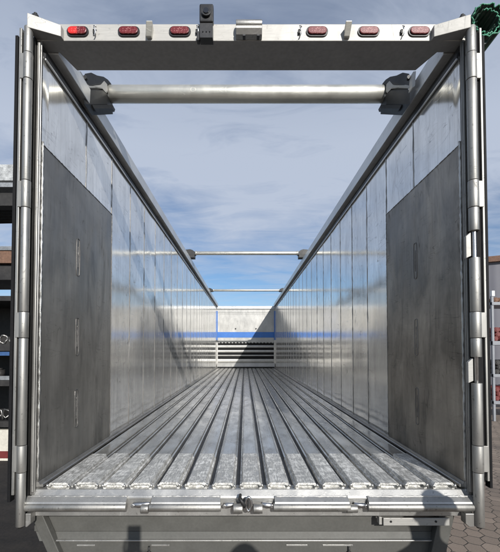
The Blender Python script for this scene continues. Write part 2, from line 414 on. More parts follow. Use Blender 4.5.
# side walls --------------------------------------------------------
PW = .533
def side_wall(s):
    b = MB(); ny = []
    y = YR + .04; first = True
    ys = [YR + .0]
    k = 0; edges = [YR - .020]
    while YR + .05 + k * PW < YF: edges.append(YR + .05 + k * PW); k += 1
    edges.append(YF)
    zs = [FZ - .03 + (WT - FZ + .03) * t / 8 for t in range(9)]
    for a, c in zip(edges[:-1], edges[1:]):
        amp = random.uniform(-.0018, .0026); amp2 = random.uniform(-.0014, .0014); lean = random.uniform(-.0006, .0006)
        N = 8; grid = []
        for i in range(N + 1):
            t = i / N; col = []
            for j, z in enumerate(zs):
                u = j / 8
                off = amp * math.sin(math.pi * t) * (1 + .5 * math.sin(3 * u + amp * 4000)) + amp2 * math.sin(2 * math.pi * t) * math.cos(4 * u) + lean * (t - .5)
                col.append(b.b.verts.new((s * (HW + off * 1.0), a + (c - a) * t, z)))
            grid.append(col)
        for i in range(N):
            for j in range(8):
                f = b.b.faces.new([grid[i][j], grid[i + 1][j], grid[i + 1][j + 1], grid[i][j + 1]]); f.smooth = True
    # outer skin
    b.box(s * (HW + .012), s * (HW + .045), YR + .06, YF, FZ - .16, WT)
    w = b.build('side_wall', M['wall'], T)
    tag(w, 'right hand side wall of brushed aluminium panels' if s > 0 else 'left hand side wall of mirror-like aluminium panels')
    # vertical weld seams between panels
    sm = MB()
    for e in edges[2:-1]:
        sm.extrude([(s * (HW + .001), e - .006), (s * (HW - .0035), e - .002), (s * (HW - .0035), e + .002), (s * (HW + .001), e + .006)], 'z', FZ, WT)
    sm.build('panel_seam', M['weld'], w)
    for e in edges[2:10]:
        for dx_ in (-.007, .006):
            wd = MB(); wd.bead((s * (HW - .0005), e + dx_, FZ + .02), (s * (HW - .0005), e + dx_, WT), .0022, None, .045, .9); wd.build('seam_weld', M['weld_dark'], w)
    # grey wear plate at the tail
    y0, y1 = YR - .008, YR + .05 + 2 * PW; zt = CZ + 1.215
    p = MB(); p.box(s * (HW - .004), s * (HW - .0005), y0, y1, FZ + .02, zt)
    pl = p.build('wear_plate', M['plate'] if s < 0 else M['plate_r'], w)
    wd = MB(); X = s * (HW - .004)
    wd.bead((X, y0, zt), (X, y1, zt), .0035, None); wd.bead((X, y1, FZ + .03), (X, y1, zt), .003, None)
    wd.build('plate_weld', M['weld_dark'], w)
    wd = MB(); wd.bead((X, y0 - .003, FZ + .03), (X, y0 - .003, zt + .02), .0045, None, .02, .5)
    wd.build('edge_weld', M['weld'], w)
    # plug welded slots
    ys_ = y0 + (.468 if s < 0 else .573)
    for zc in (.66, .09, -.42):
        zc += CZ; sl = MB()
        pts = [];
        for q in range(28):
            t = 2 * math.pi * q / 28
            pts.append((X, ys_ + .024 * math.cos(t) + random.uniform(-.002, .002), zc + (.115 if math.sin(t) > 0 else -.115) * 1.0 * min(1, abs(math.sin(t)) * 3) * 1.0 + .02 * math.sin(t)))
        sl.path(pts, .0035, 6, closed=True)
        sl.bead((X, ys_, zc - .08), (X, ys_, zc + .08), .003, None, .012, .6)
        sl.build('slot_weld', M['weld_dark'], w)
    # kick strip along the floor
    k = MB(); k.extrude([(s * HW, FZ - .01), (s * (HW - .034), FZ - .01), (s * (HW - .034), FZ + .003), (s * (HW - .028), FZ + .008), (s * (HW - .022), FZ + .003), (s * (HW - .014), FZ + .003), (s * (HW - .009), FZ + .016), (s * HW, FZ + .019)], 'y', YR - .01, YF)
    k.build('kick_strip', M['frame2'], w)
    # top rail
    r = MB(); z1 = CZ + 1.825; z2 = CZ + 1.96; xi = HW - .050
    r.extrude([(s * xi, z1), (s * xi, z2 - .02), (s * (xi + .02), z2), (s * (HW + .07), z2), (s * (HW + .07), z1)], 'y', YR + .06, YF + .03)
    top = r.build('top_rail', M['rail'], T, bevel=.003)
    r = MB(); r.extrude([(s * (HW - .012), WT - .01), (s * (HW - .012), WT + .02), (s * (HW + .010), WT + .03), (s * (HW + .010), z1 - .001), (s * (HW + .05), z1 - .001), (s * (HW + .05), WT - .01)], 'y', YR - .012, YF)
    r.build('rail_channel', M['rail_dark'], top)
    r = MB(); r.box(s * (HW - .016), s * (HW - .008), YR - .015, YF, WT - .022, WT - .012); r.build('rail_lip', M['rail'], top)
    # lower side rail
    r = MB(); r.box(s * (HW + .0), s * (HW + .055), YR + 1.1, YF, FZ - .30, FZ - .162); r.build('lower_rail', M['frame2'], T, bevel=.004)
side_wall(-1); side_wall(1)

# front bulkhead ----------------------------------------------------
def zf(py): return zat(py, YF)
b = MB(); b.box(-HW, HW, YF, YF + .05, FZ - .1, zf(306)); fw = b.build('front_wall', M['front'], T)
b = MB(); b.box(-HW, HW, YF - .05, YF + .06, zf(309), zf(306.3)); b.build('top_cap', M['rail'], fw, bevel=.006)
b = MB()
b.box(-HW, HW, YF - .018, YF - .002, zf(312.6), zf(311)); b.box(-HW + .14, HW - .14, YF - .01, YF - .002, zf(314.2), zf(313.4))
for sx in (-1, 1): b.box(sx * (HW - .14), sx * (HW - .125), YF - .01, YF - .002, zf(331), zf(314.2))
b.build('pressed_rib', M['front'], fw, bevel=.002)
b = MB(); b.box(-HW + .002, HW - .002, YF - .006, YF - .002, zf(337.6), zf(332.0)); b.build('blue_band', M['blue'], fw)
b = MB()
for px in (235.6, 256):
    b = MB(); c = at(px, 328.7, YF); b.tube((c.x, YF - .02, c.z), (c.x, YF + .01, c.z), .03, 14); b.build('rivet', M['black'], fw)
b = MB()
rows = [(342.6, 345.2), (347.7, 350.0), (352.4, 354.7), (356.2, 358.9)]
for a, c in rows: b = MB(); b.box(-HW + .05, HW - .05, YF - .025, YF - .004, zf(c), zf(a)); b.build('black_strip', M['rubber'], fw)  # plain black strips set between the guide rails
b = MB()
sil = [(345.2, 347.7), (350.0, 352.4), (354.7, 356.2), (358.9, 362.4)]
for a, c in sil:
    z0, z1 = zf(c) , zf(a); zm = (z0 + z1) / 2; b = MB()
    b.extrude([(YF - .004, z0), (YF - .05, z0 + .006), (YF - .065, zm), (YF - .05, z1 - .006), (YF - .004, z1)], 'x', -HW + .04, HW - .04); b.build('guide_rail', M['front'], fw)
b = MB(); N = 17
for i in range(N):
    x = -HW + .1 + (2 * HW - .2) * i / (N - 1); b.tube((x, YF - .004, zf(342.3)), (x, YF - .05, zf(342.3)), .035, 12)
b.box(-HW + .04, HW - .04, YF - .03, YF - .003, zf(342.0), zf(340.4)); b.build('scalloped_trim', M['front'], fw)
b = MB(); b.extrude([(YF - .003, FZ + .0), (YF - .20, FZ + .0), (YF - .20, FZ + .03), (YF - .06, zf(363)), (YF - .003, zf(362.6))], 'x', -HW + .02, HW - .02)
b.build('foot_slope', M['front'], fw)
b = MB(); b.box(-HW + .04, HW - .04, YF - .215, YF - .202, FZ + .004, FZ + .05); b.build('foot_seal', M['rubber'], fw)
for sx in (-1, 1):
    b = MB(); b.box(sx * (HW - .035), sx * (HW - .003), YF - .06, YF - .001, zf(340), zf(311)); o = b.build('corner_strip', M['blue'], fw)
    b = MB(); b.extrude([(sx * HW, YF - .07), (sx * (HW - .05), YF - .06), (sx * (HW - .05), YF - .004), (sx * HW, YF - .004)], 'z', FZ + .03, zf(340.2)); b.build('corner_post', M['front'], fw)

# posts of the rear frame --------------------------------------------
ZS_TOP = FZ - .020; ZHB = zat(41, 2.12); ZHT = zat(24, 2.12)
for s in (-1, 1):
    b = MB(); b.box(s * (HW + .001), s * (HW + .030), 2.118, YR - .021, FZ - .05, ZHB + .0)
    p = b.build('rear_post', M['frame2'], T, bevel=.003)
    b = MB(); b.box(s * (HW + .004), s * (HW + .020), 2.104, 2.117, FZ - .03, ZHB - .02); b.build('post_edge_strip', M['pipe'], p, bevel=.004)

# header beam ---------------------------------------------------------
xe = .037
b = MB()
XN = 1.275; XFh = 1.19
yb0, yb1 = 2.12, 2.352
b.extrude([(-XN, yb0), (XN, yb0), (XN, 2.205), (1.150, 2.206), (1.085, yb1), (-1.142, yb1), (-1.185, 2.206), (-XN, 2.205)], 'z', ZHB, ZHT)
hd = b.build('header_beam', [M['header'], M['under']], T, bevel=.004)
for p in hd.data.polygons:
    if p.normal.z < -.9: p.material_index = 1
# red lamps
def oval_mb(w, h, y0, y1, seg=10):
    b = MB(); pts = []; r = h / 2
    for sgn, st in ((1, -90), (-1, 90)):
        for i in range(seg + 1):
            t = R(st + 180 * i / seg); pts.append((sgn * (w / 2 - r) + r * math.cos(t), r * math.sin(t)))
    b.extrude(pts, 'y', y0, y1); return b
lamps = [78, 129, 180, 317, 368.5, 419]
l0 = None
for i, px in enumerate(lamps):
    c = at(px, 32, 2.118)
    if l0 is None or px == 129:
        b = oval_mb(.130, .060, -.006, 0); lo = b.build('marker_light', M['black'], hd, origin=(0, 0, 0)); lo.location = c - WL(hd)
        b = oval_mb(.112, .044, -.016, -.0065); k = b.build('lens', M['lamp_hot'] if px == 78 else M['lamp_red'], lo, origin=(0, 0, 0), bevel=.004); k.location = (0, 0, 0)
        k.parent = lo
        if px != 78: l0 = lo; kid = [k]
        else: l0 = None; 
        if px == 78:
            lo['label'] = 'marker light whose left half is coloured bright red to look sunlit'
    else:
        c2 = l0.copy(); COL.objects.link(c2); c2.parent = hd; c2.location = c - WL(hd)
        for kk in kid:
            c3 = kk.copy(); COL.objects.link(c3); c3.parent = c2
# small wire hooks on the header face
def hook(px, py):
    c = at(px, py, 2.112)
    b = MB(); pts = [(.006, .022), (.002, .030), (-.006, .026), (-.004, .014), (.003, .004), (.003, -.012), (-.002, -.026), (-.007, -.032)]
    b.path([(c.x + u, c.y - .006 - .008 * math.sin(i * .45), c.z + w) for i, (u, w) in enumerate(pts)], .0035, 8)
    b.build('wire_hook', M['bright_wire'], hd)
    b = MB(); b.box(c.x - .014, c.x - .003, 2.105, 2.1195, c.z - .012, c.z + .012); b.build('hook_plate', M['bracket'], hd, bevel=.001)
for px in (95.5, 198, 300.5, 403): hook(px, 32)
# bent tabs
for px in (149.5, 347):
    c = at(px, 29, 2.11); s = -1 if px < 245 else 1
    t = at(px, 20.5, 2.06).z; bo = at(px, 38, 2.11).z
    b = MB(); ax = c.x
    b.extrude([(2.116, bo), (2.085, bo + .012), (2.075, t - .012), (2.082, t), (2.115, t + .002), (2.119, t - .006), (2.119, bo)], 'x', ax - .018 , ax - .012 ) if False else None
    b.hexa([(ax - .022, 2.100, bo), (ax + .012, 2.100, bo), (ax + .016, 2.119, bo), (ax - .016, 2.119, bo), (ax - .014 - s * .006, 2.060, t), (ax + .024 - s * .006, 2.060, t), (ax + .022, 2.119, t + .004), (ax - .014, 2.119, t + .004)])
    b.build('bent_tab', M['bow'], hd, bevel=.004)
# middle stop block with rounded top
a = at(236, 24, 2.09); c = at(262, 24, 2.09); t = at(249, 20, 2.08).z; bo = at(249, 39, 2.11).z
b = MB(); b.extrude([(2.118, bo), (2.085, bo + .004), (2.068, bo + .03), (2.066, t - .045), (2.118, t - .03)], 'x', a.x, c.x)
b.tube((a.x, 2.088, t - .022), (c.x, 2.088, t - .022), .024, 20)
b.build('stop_block', M['frame2'], hd, bevel=.002)
for xx in (a.x + .04, c.x - .03): b = MB(); b.box(xx, xx + .015, 2.08, 2.11, bo - .006, bo + .002); b.build('stop_block_stud', M['black'], hd)
# reversing camera
a = at(199.5, 8, 2.07); c = at(213.5, 8, 2.07); t = at(206, 5, 2.07).z; m_ = at(206, 22, 2.07).z; bo = at(206, 38, 2.07).z; mx_ = (a.x + c.x) / 2
b = MB(); b.box(a.x, c.x, 2.06, 2.10, m_ - .006, t); vc = b.build('reversing_camera', M['black'], hd, bevel=.008)
b = MB(); b.tube((mx_, 2.062, (t + m_) / 2 - .008), (mx_, 2.045, (t + m_) / 2 - .008), .027, 22); b.build('lens_ring', M['black'], vc, bevel=.002)
b = MB(); b.tube((mx_, 2.0445, (t + m_) / 2 - .008), (mx_, 2.040, (t + m_) / 2 - .008), .016, 20); b.build('lens_glass', M['glass'], vc)
b = MB(); b.box(a.x + .002, c.x - .004, 2.068, 2.119, bo, m_ - .007)
for k in range(3): b.tube((mx_ - .02 + .02 * k, 2.066, bo + .035), (mx_ - .02 + .02 * k, 2.062, bo + .035), .004, 8)
b.build('mounting_bracket', M['black'], vc, bevel=.003)
b = MB(); b.box(a.x - .018, a.x - .001, 2.085, 2.119, bo - .0, bo + .055); b.build('cable_clip', M['black'], vc, bevel=.003)

# corner arms ---------------------------------------------------------
for s in (-1, 1):
    if s < 0: pi, po = (61, 25, 36.5), (27, 12.5, 27.0)
    else: pi, po = (434, 25, 36.8), (471, 14.0, 27.2)
    yi, yo = 2.085, 2.035
    I_t, I_b = at(pi[0], pi[1], yi), at(pi[0], pi[2], yi); O_t, O_b = at(po[0], po[1], yo), at(po[0], po[2], yo)
    D = .115
    b = MB(); b.hexa([tuple(O_b), tuple(I_b), (I_b.x, 2.119, I_b.z + .004), (O_b.x + s * .004, 2.119 + .06, O_b.z),
                      tuple(O_t), tuple(I_t), (I_t.x, 2.119, I_t.z), (O_t.x + s * .004, 2.119 + .06, O_t.z)])
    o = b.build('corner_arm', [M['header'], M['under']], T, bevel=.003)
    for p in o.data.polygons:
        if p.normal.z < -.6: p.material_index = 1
    xb = O_t.x - s * .026
    b = MB(); b.tube((xb, 2.075, O_t.z - .004), (xb, 2.075, O_t.z + .018), .020, 6); b.tube((xb, 2.075, O_t.z + .018), (xb, 2.075, O_t.z + .032), .010, 12); b.build('arm_bolt', M['bracket'], o, bevel=.001)

# hinge pipes and folded doors -----------------------------------------
YP = 2.06
def hinge_side(s):
    XP = -1.287 if s < 0 else 1.267; rp = .0235 if s < 0 else .0270
    zt = at(27, 28, YP).z; zb = at(22, 526, YP).z if s < 0 else at(477, 526, YP).z
    kn = [(54, 80), (181, 208), (312, 338), (445, 472)]
    kn = [(zat(a, YP), zat(b_, YP)) for a, b_ in kn]
    door = empty('rear_door', (s * 1.38, YR, 0)); door.parent = T; door.location = (s * 1.38, 0, 0)
    tag(door, 'rear door folded flat along the ' + ('left' if s < 0 else 'right') + ' side of the trailer')
    xo = s * 1.345
    z0 = at(16, 502, YP).z if s < 0 else zat(488, YP); z1 = zat(36, YP)
    def db(name, m, *a, bev=.002):
        b = MB(); b.box(*a); return b.build(name, m, door, bevel=bev)
    if s < 0:
        e0, e1 = -1.337, -1.322; r0, r1 = -1.362, -1.345; p0, p1 = -1.360, -1.338
    else:
        e0, e1 = 1.314, 1.326; r0, r1 = 1.329, 1.344; p0, p1 = 1.328, 1.343
    db('door_edge_flange', M['pipe'], e0, e1, 2.052, 2.09, z0 + .04, zat(29, 2.06))
    db('rubber_seal', M['rubber'], r0, r1, 2.055, 2.098, z0, z1)
    db('door_panel', M['wall'], min(p0, p1) - .0, max(p0, p1), 2.10, 2.10 + 1.24, z0 + .02, z1 - .02)
    for k in range(6): rib = MB(); rib.box(s * 1.3605, s * 1.382, 2.20 + k * .2, 2.24 + k * .2, z0 + .08, z1 - .08); rib.build('stiffening_rib', M['frame2'], door, bevel=.004)
    xi_ = XP + s * rp * .75
    db('gap_shade_strip', M['rubber'], min(xi_, s * 1.30), max(xi_, s * 1.30), 2.075, 2.10, z0 + .06, zat(31, 2.07)) if False else None
    db('gap_shade_strip', M['rubber'], min(XP, (e0 if s > 0 else e1) - .0005 * s), max(XP, (e0 if s > 0 else e1) - .0005 * s), 2.066, 2.075, z0 + .06, zat(33, 2.07))  # black strip added to paint the shade of the gap beside the pipe
    # the pipe in segments with knuckles
    hp = empty('hinge_pipe', (0, 0, 0)); hp.parent = T; hp.location = (XP, YP - YR, 0)
    cuts = [zt] + [v for a in kn for v in a] + [zb]
    gaps = [] if s < 0 else [(zat(231, YP), zat(258, YP)), (zat(357, YP), zat(383, YP))]
    for i in range(len(cuts) - 1):
        hi, lo = cuts[i], cuts[i + 1]; knuckle = i % 2 == 1
        segs = [(hi - .0015, lo + .0015)]
        for g1, g0 in gaps:
            if hi > g1 and lo < g0: segs = [(hi - .0015, g1), (g0, lo + .0015)]
        for h_, l_ in segs:
            b = MB(); b.tube((XP, YP, l_), (XP, YP, h_), rp * (1.06 if knuckle else 1), 28, caps=True)
            b.build('knuckle' if knuckle else 'pipe_section', M['pipe'], hp, bevel=.0015)
        if knuckle:
            b = MB(); xa = XP + s * .004; b.box(xa, (e0 + e1) / 2, YP - .012, YP + .006, lo + .003, hi - .003); b.build('hinge_leaf', M['pipe'], hp, bevel=.002)
    b = MB(); b.tube((XP, YP, zb + .01), (XP, YP, zt), rp * .42, 14); b.build('hinge_pin', M['bright_wire'], hp)
    for g1, g0 in gaps:
        zm = (g0 + g1) / 2
        b = MB(); b.hexa([(XP - .046, YP, g0 + .0), (XP - .018, YP, g0 + .012), (XP - .018, YP + .02, g0 + .012), (XP - .046, YP + .02, g0),
                          (XP - .046, YP, g1 - .03), (XP - .018, YP, g1 - .006), (XP - .018, YP + .02, g1 - .006), (XP - .046, YP + .02, g1 - .03)])
        b.build('latch_tongue', M['header'], hp, bevel=.002)
    # backing strip (dark) between pipe and post
    b = MB(); b.box(s * (HW + .032), s * 1.318, 2.10, YR + .05, zat(520, YP) + .02, zt - .02); b.build('backing_strip', M['bracket'], hp)
    return XP, rp, zb
PL = hinge_side(-1); PR = hinge_side(1)

# rear sill ------------------------------------------------------------
YS = 2.115
z_a = zat(490, YS); z_b = zat(496, YS); z_c = zat(515.5, YS)
sill = MB()
sill.extrude([(YR - .012, z_a - .004), (YR + .05, z_a - .004), (YR + .05, z_c), (YS - .004, z_c), (YS - .006, z_b - .012), (YS, z_b)], 'x', -1.262, 1.262)
sl = sill.build('rear_sill', M['frame'], T, bevel=.002)
b = MB(); b.box(-1.262, 1.262, YS - .012, YS - .0065, zat(498.5, YS), zat(496.8, YS)); b.build('sill_lip', M['frame'], sl, bevel=.0015)
# lock tubes on the sill
YT = 2.075; rt = .0225; zt_ = zat(507, YT)
def lock_tube(x0, x1, sl=sl):
    b = MB(); b.tube((x0, YT, zt_), (x1, YT, zt_), rt, 28)
    o = b.build('lock_tube', M['pipe'], sl, bevel=.0015)
    # inclined welded flat above the tube
    b = MB(); b.hexa([(x0 + .008, YT - .008, zt_ + rt * .9), (x1 - .004, YT - .008, zt_ + rt * .9), (x1 - .004, YS - .013, zt_ + rt * .6), (x0 + .008, YS - .013, zt_ + rt * .6),
                      (x0 + .008, YT - .004, zt_ + rt + .006), (x1 - .004, YT - .004, zt_ + rt + .006), (x1 - .004, YS - .0125, zt_ + .052), (x0 + .008, YS - .0125, zt_ + .052)])
    b.build('tube_gusset', M['frame'], o, bevel=.001)
    b = MB(); b.bead((x0 + .01, YS - .014, zt_ + .050), (x1 - .006, YS - .014, zt_ + .050), .004, None, .01, .4); b.build('tube_weld', M['weld'], o)
xs = lambda px: xat(px, 507, YT)
lock_tube(PL[0], xs(126.5)); lock_tube(xs(149.5), xs(221)); lock_tube(xs(273.5), xs(350)); lock_tube(xs(367.5), PR[0])
def collar(p0, p1, r=.024):
    b = MB(); b.tube((xs(p0), YT, zt_ - .008), (xs(p1), YT, zt_ - .008), r, 22); b.tube((xs(p0) - .002, YT, zt_ - .008), (xs(p0) , YT, zt_ - .008), r * .6, 16)
    b.build('collar', M['pipe'], sl, bevel=.002)
collar(141.5, 148.8); collar(233.5, 242.5, .026); collar(253.5, 262.3, .026); collar(346.5, 357, .022)
def lug(p0, p1, py=505):
    c0 = at(p0, py, YS - .02); c1 = at(p1, py, YS - .02)
    b = MB(); b.path([(c0.x, c0.y, c0.z), ((c0.x * 2 + c1.x) / 3, c0.y - .006, c0.z + .002), ((c0.x + 2 * c1.x) / 3, c1.y - .006, c1.z + .004), (c1.x, c1.y, c1.z + .006)], [.014, .017, .014, .012], 12)
    s0 = Vector((c0.x, c0.y - .012, c0.z)); b.tube(s0, s0 + Vector((0, -.008, 0)), .010, 12)
    b.build('rod_lug', M['bright_wire'], sl, bevel=.002)
lug(133.5, 150, 504.5); lug(224.5, 234, 505); lug(272, 262, 505); lug(365.5, 354, 505)
# hook and chain link in the middle
b = MB(); c = at(248.5, 504, 2.06)
b.path([(c.x + .016 * math.cos(t), c.y, c.z + .038 * math.sin(t)) for t in [2 * math.pi * i / 20 for i in range(20)]], .0075, 10, closed=True)
b.build('chain_link', M['bright_wire'], sl)
b = MB(); c = at(242.5, 501, 2.065); b.path([(c.x - .012, c.y + .02, c.z + .028), (c.x - .014, c.y - .01, c.z + .02), (c.x - .004, c.y - .014, c.z), (c.x + .012, c.y - .01, c.z - .02), (c.x + .018, c.y, c.z - .034)], [.008, .010, .011, .010, .007], 10)
b.tube((c.x + .004, c.y + .03, c.z - .03), (c.x + .03, c.y + .03, c.z - .03), .02, 14)
b.build('latch_hook', M['bracket'], sl)
# pipe feet
for s, P_ in ((-1, PL), (1, PR)):
    b = MB(); w_ = .055 if s < 0 else .075
    x0_ = P_[0] - s * .026; x1_ = P_[0] - s * w_
    b.extrude([(x0_, z_c + .035), (x1_, z_c + .035), (x1_, P_[2] + .012), (x1_ + s * .02, P_[2] - .006), (x0_, P_[2] - .006)], 'y', 2.060, 2.108)
    b.build('pipe_foot', M['frame2'], T, bevel=.003)
    b = MB(); b.tube((P_[0], YP, P_[2] - .008), (P_[0], YP, P_[2] + .003), P_[1] * .55, 16); b.build('pin_end', M['bracket'], T)

# tail panels under the sill -------------------------------------------
YQ = 2.19
tp = MB(); zq = zat(539.5, YQ)
x0, x1 = xat(31, 530, YQ), xat(453, 530, YQ)
tp.box(x0 + .02, x1 - .02, YQ, YQ + .03, zat(531, YQ), z_c - .001)
tpo = tp.build('tail_panel', M['panel_grey'], T)
b = MB(); b.hexa([(x0 + .06, YQ - .016, zq), (x1 - .06, YQ - .016, zq), (x1 - .06, YQ + .03, zq), (x0 + .06, YQ + .03, zq), (x0 + .03, YQ - .002, zat(531, YQ) - .001), (x1 - .03, YQ - .002, zat(531, YQ) - .001), (x1 - .03, YQ + .03, zat(531, YQ) - .001), (x0 + .03, YQ + .03, zat(531, YQ) - .001)])
b.build('lower_fold', M['panel_grey'], tpo)
b = MB(); b.box(xat(50, 540, YQ), xat(444, 540, YQ), YQ - .032, YQ + .03, zat(541.3, YQ - .03), zat(540, YQ - .03)); b.build('bright_edge', M['frame'], tpo, bevel=.002)
b = MB(); b.box(xat(55, 548, YQ), xat(446, 548, YQ), YQ - .012, YQ + .03, zat(541.5, YQ - .03) - .42, zat(541.5, YQ - .03) - .003); bp = b.build('bumper_beam', M['panel_grey'], T, bevel=.006)
for p0, p1 in ((78, 96), (152, 170), (286, 307), (322, 352)): b = MB(); b.box(xat(p0, 545, YQ), xat(p1, 545, YQ), YQ - .017, YQ - .0125, zat(545.8, YQ - .015), zat(544.4, YQ - .015)); b.build('pressed_mark', M['frame'], bp, bevel=.001)
for px in (149, 349):
    b = MB(); c = at(px, 549, YQ - .02); b.tube((c.x, c.y, c.z + .016), (c.x, c.y, c.z - .03), .006, 10); b.path([(c.x - .012, c.y, c.z - .02), (c.x, c.y - .004, c.z - .008), (c.x + .012, c.y, c.z - .02)], .004, 8); b.build('drop_pin', M['bracket'], bp)
for s, pa, pb in ((-1, 30, 42), (1, 455, 440)):
    A = at(pa, 517, 2.14); B = at(pb, 517, 2.14); C_ = at(46 if s < 0 else 447, 552, 2.14); D_ = at(58 if s < 0 else 432, 552, 2.14)
    dz = .35; e = (C_ - A) / (A.z - C_.z)
    bx = MB(); za = z_c - .002; lowz = C_.z - .3; 
    def XX(base, z, sl_): return base.x + (C_.x - A.x) / (A.z - C_.z) * (A.z - z)
    ax, bx2 = XX(A, lowz, 0), XX(B, lowz, 0)
    bx.hexa([(ax, 2.14, lowz), (bx2, 2.14, lowz), (bx2, 2.185, lowz), (ax, 2.185, lowz), (A.x, 2.14, za), (B.x, 2.14, za), (B.x, 2.185, za), (A.x, 2.185, za)])
    bx.build('tail_stay', M['panel_grey'], T, bevel=.004)
# light plate with two holes
A = at(383, 517.5, 2.115); B = at(449, 525, 2.115)
b = MB(); b.box(A.x, B.x, 2.108, 2.118, B.z, A.z); b.box(A.x - .02, A.x - .004, 2.12, 2.16, B.z, A.z); lp = b.build('fixing_plate', M['header'], T, bevel=.002)
for px in (391, 436): b = MB(); c = at(px, 521.5, 2.106); b.tube((c.x, 2.1075, c.z), (c.x, 2.104, c.z), .006, 12); b.build('plate_bolt', M['bracket'], lp)

# roof bows ------------------------------------------------------------
Y0B = 2.965; Z0B = zat(94.3, Y0B)
for i, (yb, z, r) in enumerate(((Y0B, Z0B, .066), (7.85, zat(253.2, 7.85), .040), (12.2, zat(290.3, 12.2), .038))):
    k = r / .066 if i == 0 else .62
    bow = empty('roof_bow', (0, 0, 0)); bow.parent = T; bow.location = (0, yb - YR, z)
    xe_ = 1.175 if i == 0 else 1.12
    b = MB(); b.tube((-xe_ + .012, yb, z), (xe_ - .06, yb, z), r, 36) if i == 0 else b.tube((-xe_, yb, z), (xe_, yb, z), r, 36); b.build('tube', M['bow'], bow, bevel=.002)
    for s in (-1, 1):
        def q(px, py, Y, back=0.):
            """bracket corner measured on the first bow, moved along to this one"""
            Y = 2.60 + (px - 84) * .0123 + (-.012 if py > 104.5 else 0)
            if px < 82.5: Y = 2.52 + (px - 78) * .01
            p = at(px, py, Y); x = p.x if s < 0 else -p.x - .045
            sc_ = 1 if i == 0 else (1.0)
            return (x * sc_ + (-s * .04 if i else 0), yb + (Y + back - Y0B) * k, z + (p.z - Z0B) * k)
        def slab(pts, th, name, m, bev):
            b = MB(); f = [b.b.verts.new(q(*p)) for p in pts]; g_ = [b.b.verts.new(q(p[0], p[1], p[2], th)) for p in pts]; nn = len(pts)
            # keep the back face the same size as the front
            for u, v in zip(g_, f): v0 = v.co; u.co = (v0.x, v0.y + th * k, v0.z)
            b.b.faces.new(f); b.b.faces.new(g_[::-1])
            for j in range(nn): b.b.faces.new([f[j], f[(j + 1) % nn], g_[(j + 1) % nn], g_[j]])
            return b.build(name, m, bow, bevel=bev)
        if i:
            xo_ = s * (HW + .075); xi_ = s * (xe_ - .01); xm = s * (xe_ + .05)
            b = MB(); b.extrude([(xi_, z - r * 1.25), (xi_, z + r * .4), (xm, z + r * 1.5), (s * (xe_ + .10), z + r * 1.9), (xo_, z + r * 1.7), (xo_, z - r * 1.25)], 'y', yb - r - .006, yb + r + .03); b.build('bracket_cheek', M['bracket'], bow, bevel=.004)
            b = MB(); b.box(s * (xe_ + .0), xo_, yb - r - .05, yb + r + .05, CZ + 1.962, z - r * 1.26); b.build('bracket_shoe', M['bracket'], bow, bevel=.004)
            b = MB(); b.tube((s * (xe_ - .035), yb, z), (s * (xe_ - .011), yb, z), r * 1.25, 24); b.build('bracket_rim', M['bow'], bow, bevel=.002)
            continue
        slab([(84, 89.2, 2.62), (103, 90, 2.84), (107.2, 94, 2.89), (107.2, 104.2, 2.89), (84, 104.2, 2.62)], .13, 'bracket_cheek', M['bracket'], .004)
        slab([(92, 104.8, 2.72), (112.3, 104.8, 2.91), (113.4, 106.0, 2.915), (112.6, 108.6, 2.91), (94, 108.6, 2.74)], .045, 'bracket_shoe', M['bracket'], .004)
        slab([(84.5, 73.5, 2.70), (91, 72.3, 2.78), (97, 75.2, 2.84), (103.5, 76.5, 2.89), (108, 79.5, 2.93), (111.2, 83.5, 2.95), (106, 84, 2.92), (102, 85.5, 2.90), (84, 87, 2.66)], .11, 'bracket_hood', M['bracket'], .004)
        slab([(83, 87.2, 0), (90, 85.8, 0), (100, 86.2, 0), (104.8, 82, 0), (107.4, 85, 0), (107.8, 92, 0), (106.3, 93.5, 0), (102.5, 89.2, 0), (96, 88.0, 0), (83, 88.8, 0)], -.012, 'bracket_rim', M['header'], .001)
        slab([(78, 71, 2.50), (80.8, 71.5, 2.52), (82, 88, 2.54), (79, 86, 2.52)], .06, 'gusset_plate', M['frame2'], .002)
        b = MB(); p0_ = Vector(q(86, 79, 2.66)); b.tube(p0_, p0_ + Vector((0, -.02 * k, 0)), .012 * k + .003, 10); b.build('bracket_bolt', M['bracket'], bow)

# chassis and wheels ---------------------------------------------------
b = MB()
for s in (-1, 1): b.box(s * .42, s * .54, 2.6, YF - .1, FZ - .42, FZ - .11)
for k in range(14): b.box(-HW + .02, HW - .02, 2.9 + k * .9, 2.97 + k * .9, FZ - .2, FZ - .105)
b.build('chassis', M['frame2'], T)
wh = None
for yy in (5.6, 6.95, 8.3):
    for s in (-1, 1):
        if wh is None:
            b = MB(); pr = [(.0, .29), (.02, .34), (.0, .48), (.03, .515), (.33, .515), (.36, .48), (.34, .34), (.36, .29)]
            N = 36; rings = []
            for i in range(N):
                t = 2 * math.pi * i / N; rings.append([b.b.verts.new((x - .18, math.cos(t) * rr, math.sin(t) * rr)) for x, rr in pr])
            for i in range(N):
                for j in range(len(pr)):
                    f = b.b.faces.new([rings[i][j], rings[(i + 1) % N][j], rings[(i + 1) % N][(j + 1) % len(pr)], rings[i][(j + 1) % len(pr)]]); f.smooth = True
            wh = b.build('wheel', M['rubber'], T, origin=(0, 0, 0)); wl = wh
            b = MB(); b.tube((-.10, 0, 0), (.10, 0, 0), .289, 32); b.tube((-.16, 0, 0), (.16, 0, 0), .10, 24); rim = b.build('rim', M['steel'], wh, origin=(0, 0, 0)); rim.location = (0, 0, 0)
        else:
            wl = wh.copy(); COL.objects.link(wl); rm = rim.copy(); COL.objects.link(rm); rm.parent = wl
        wl.location = (s * 1.06, yy - YR, .517)

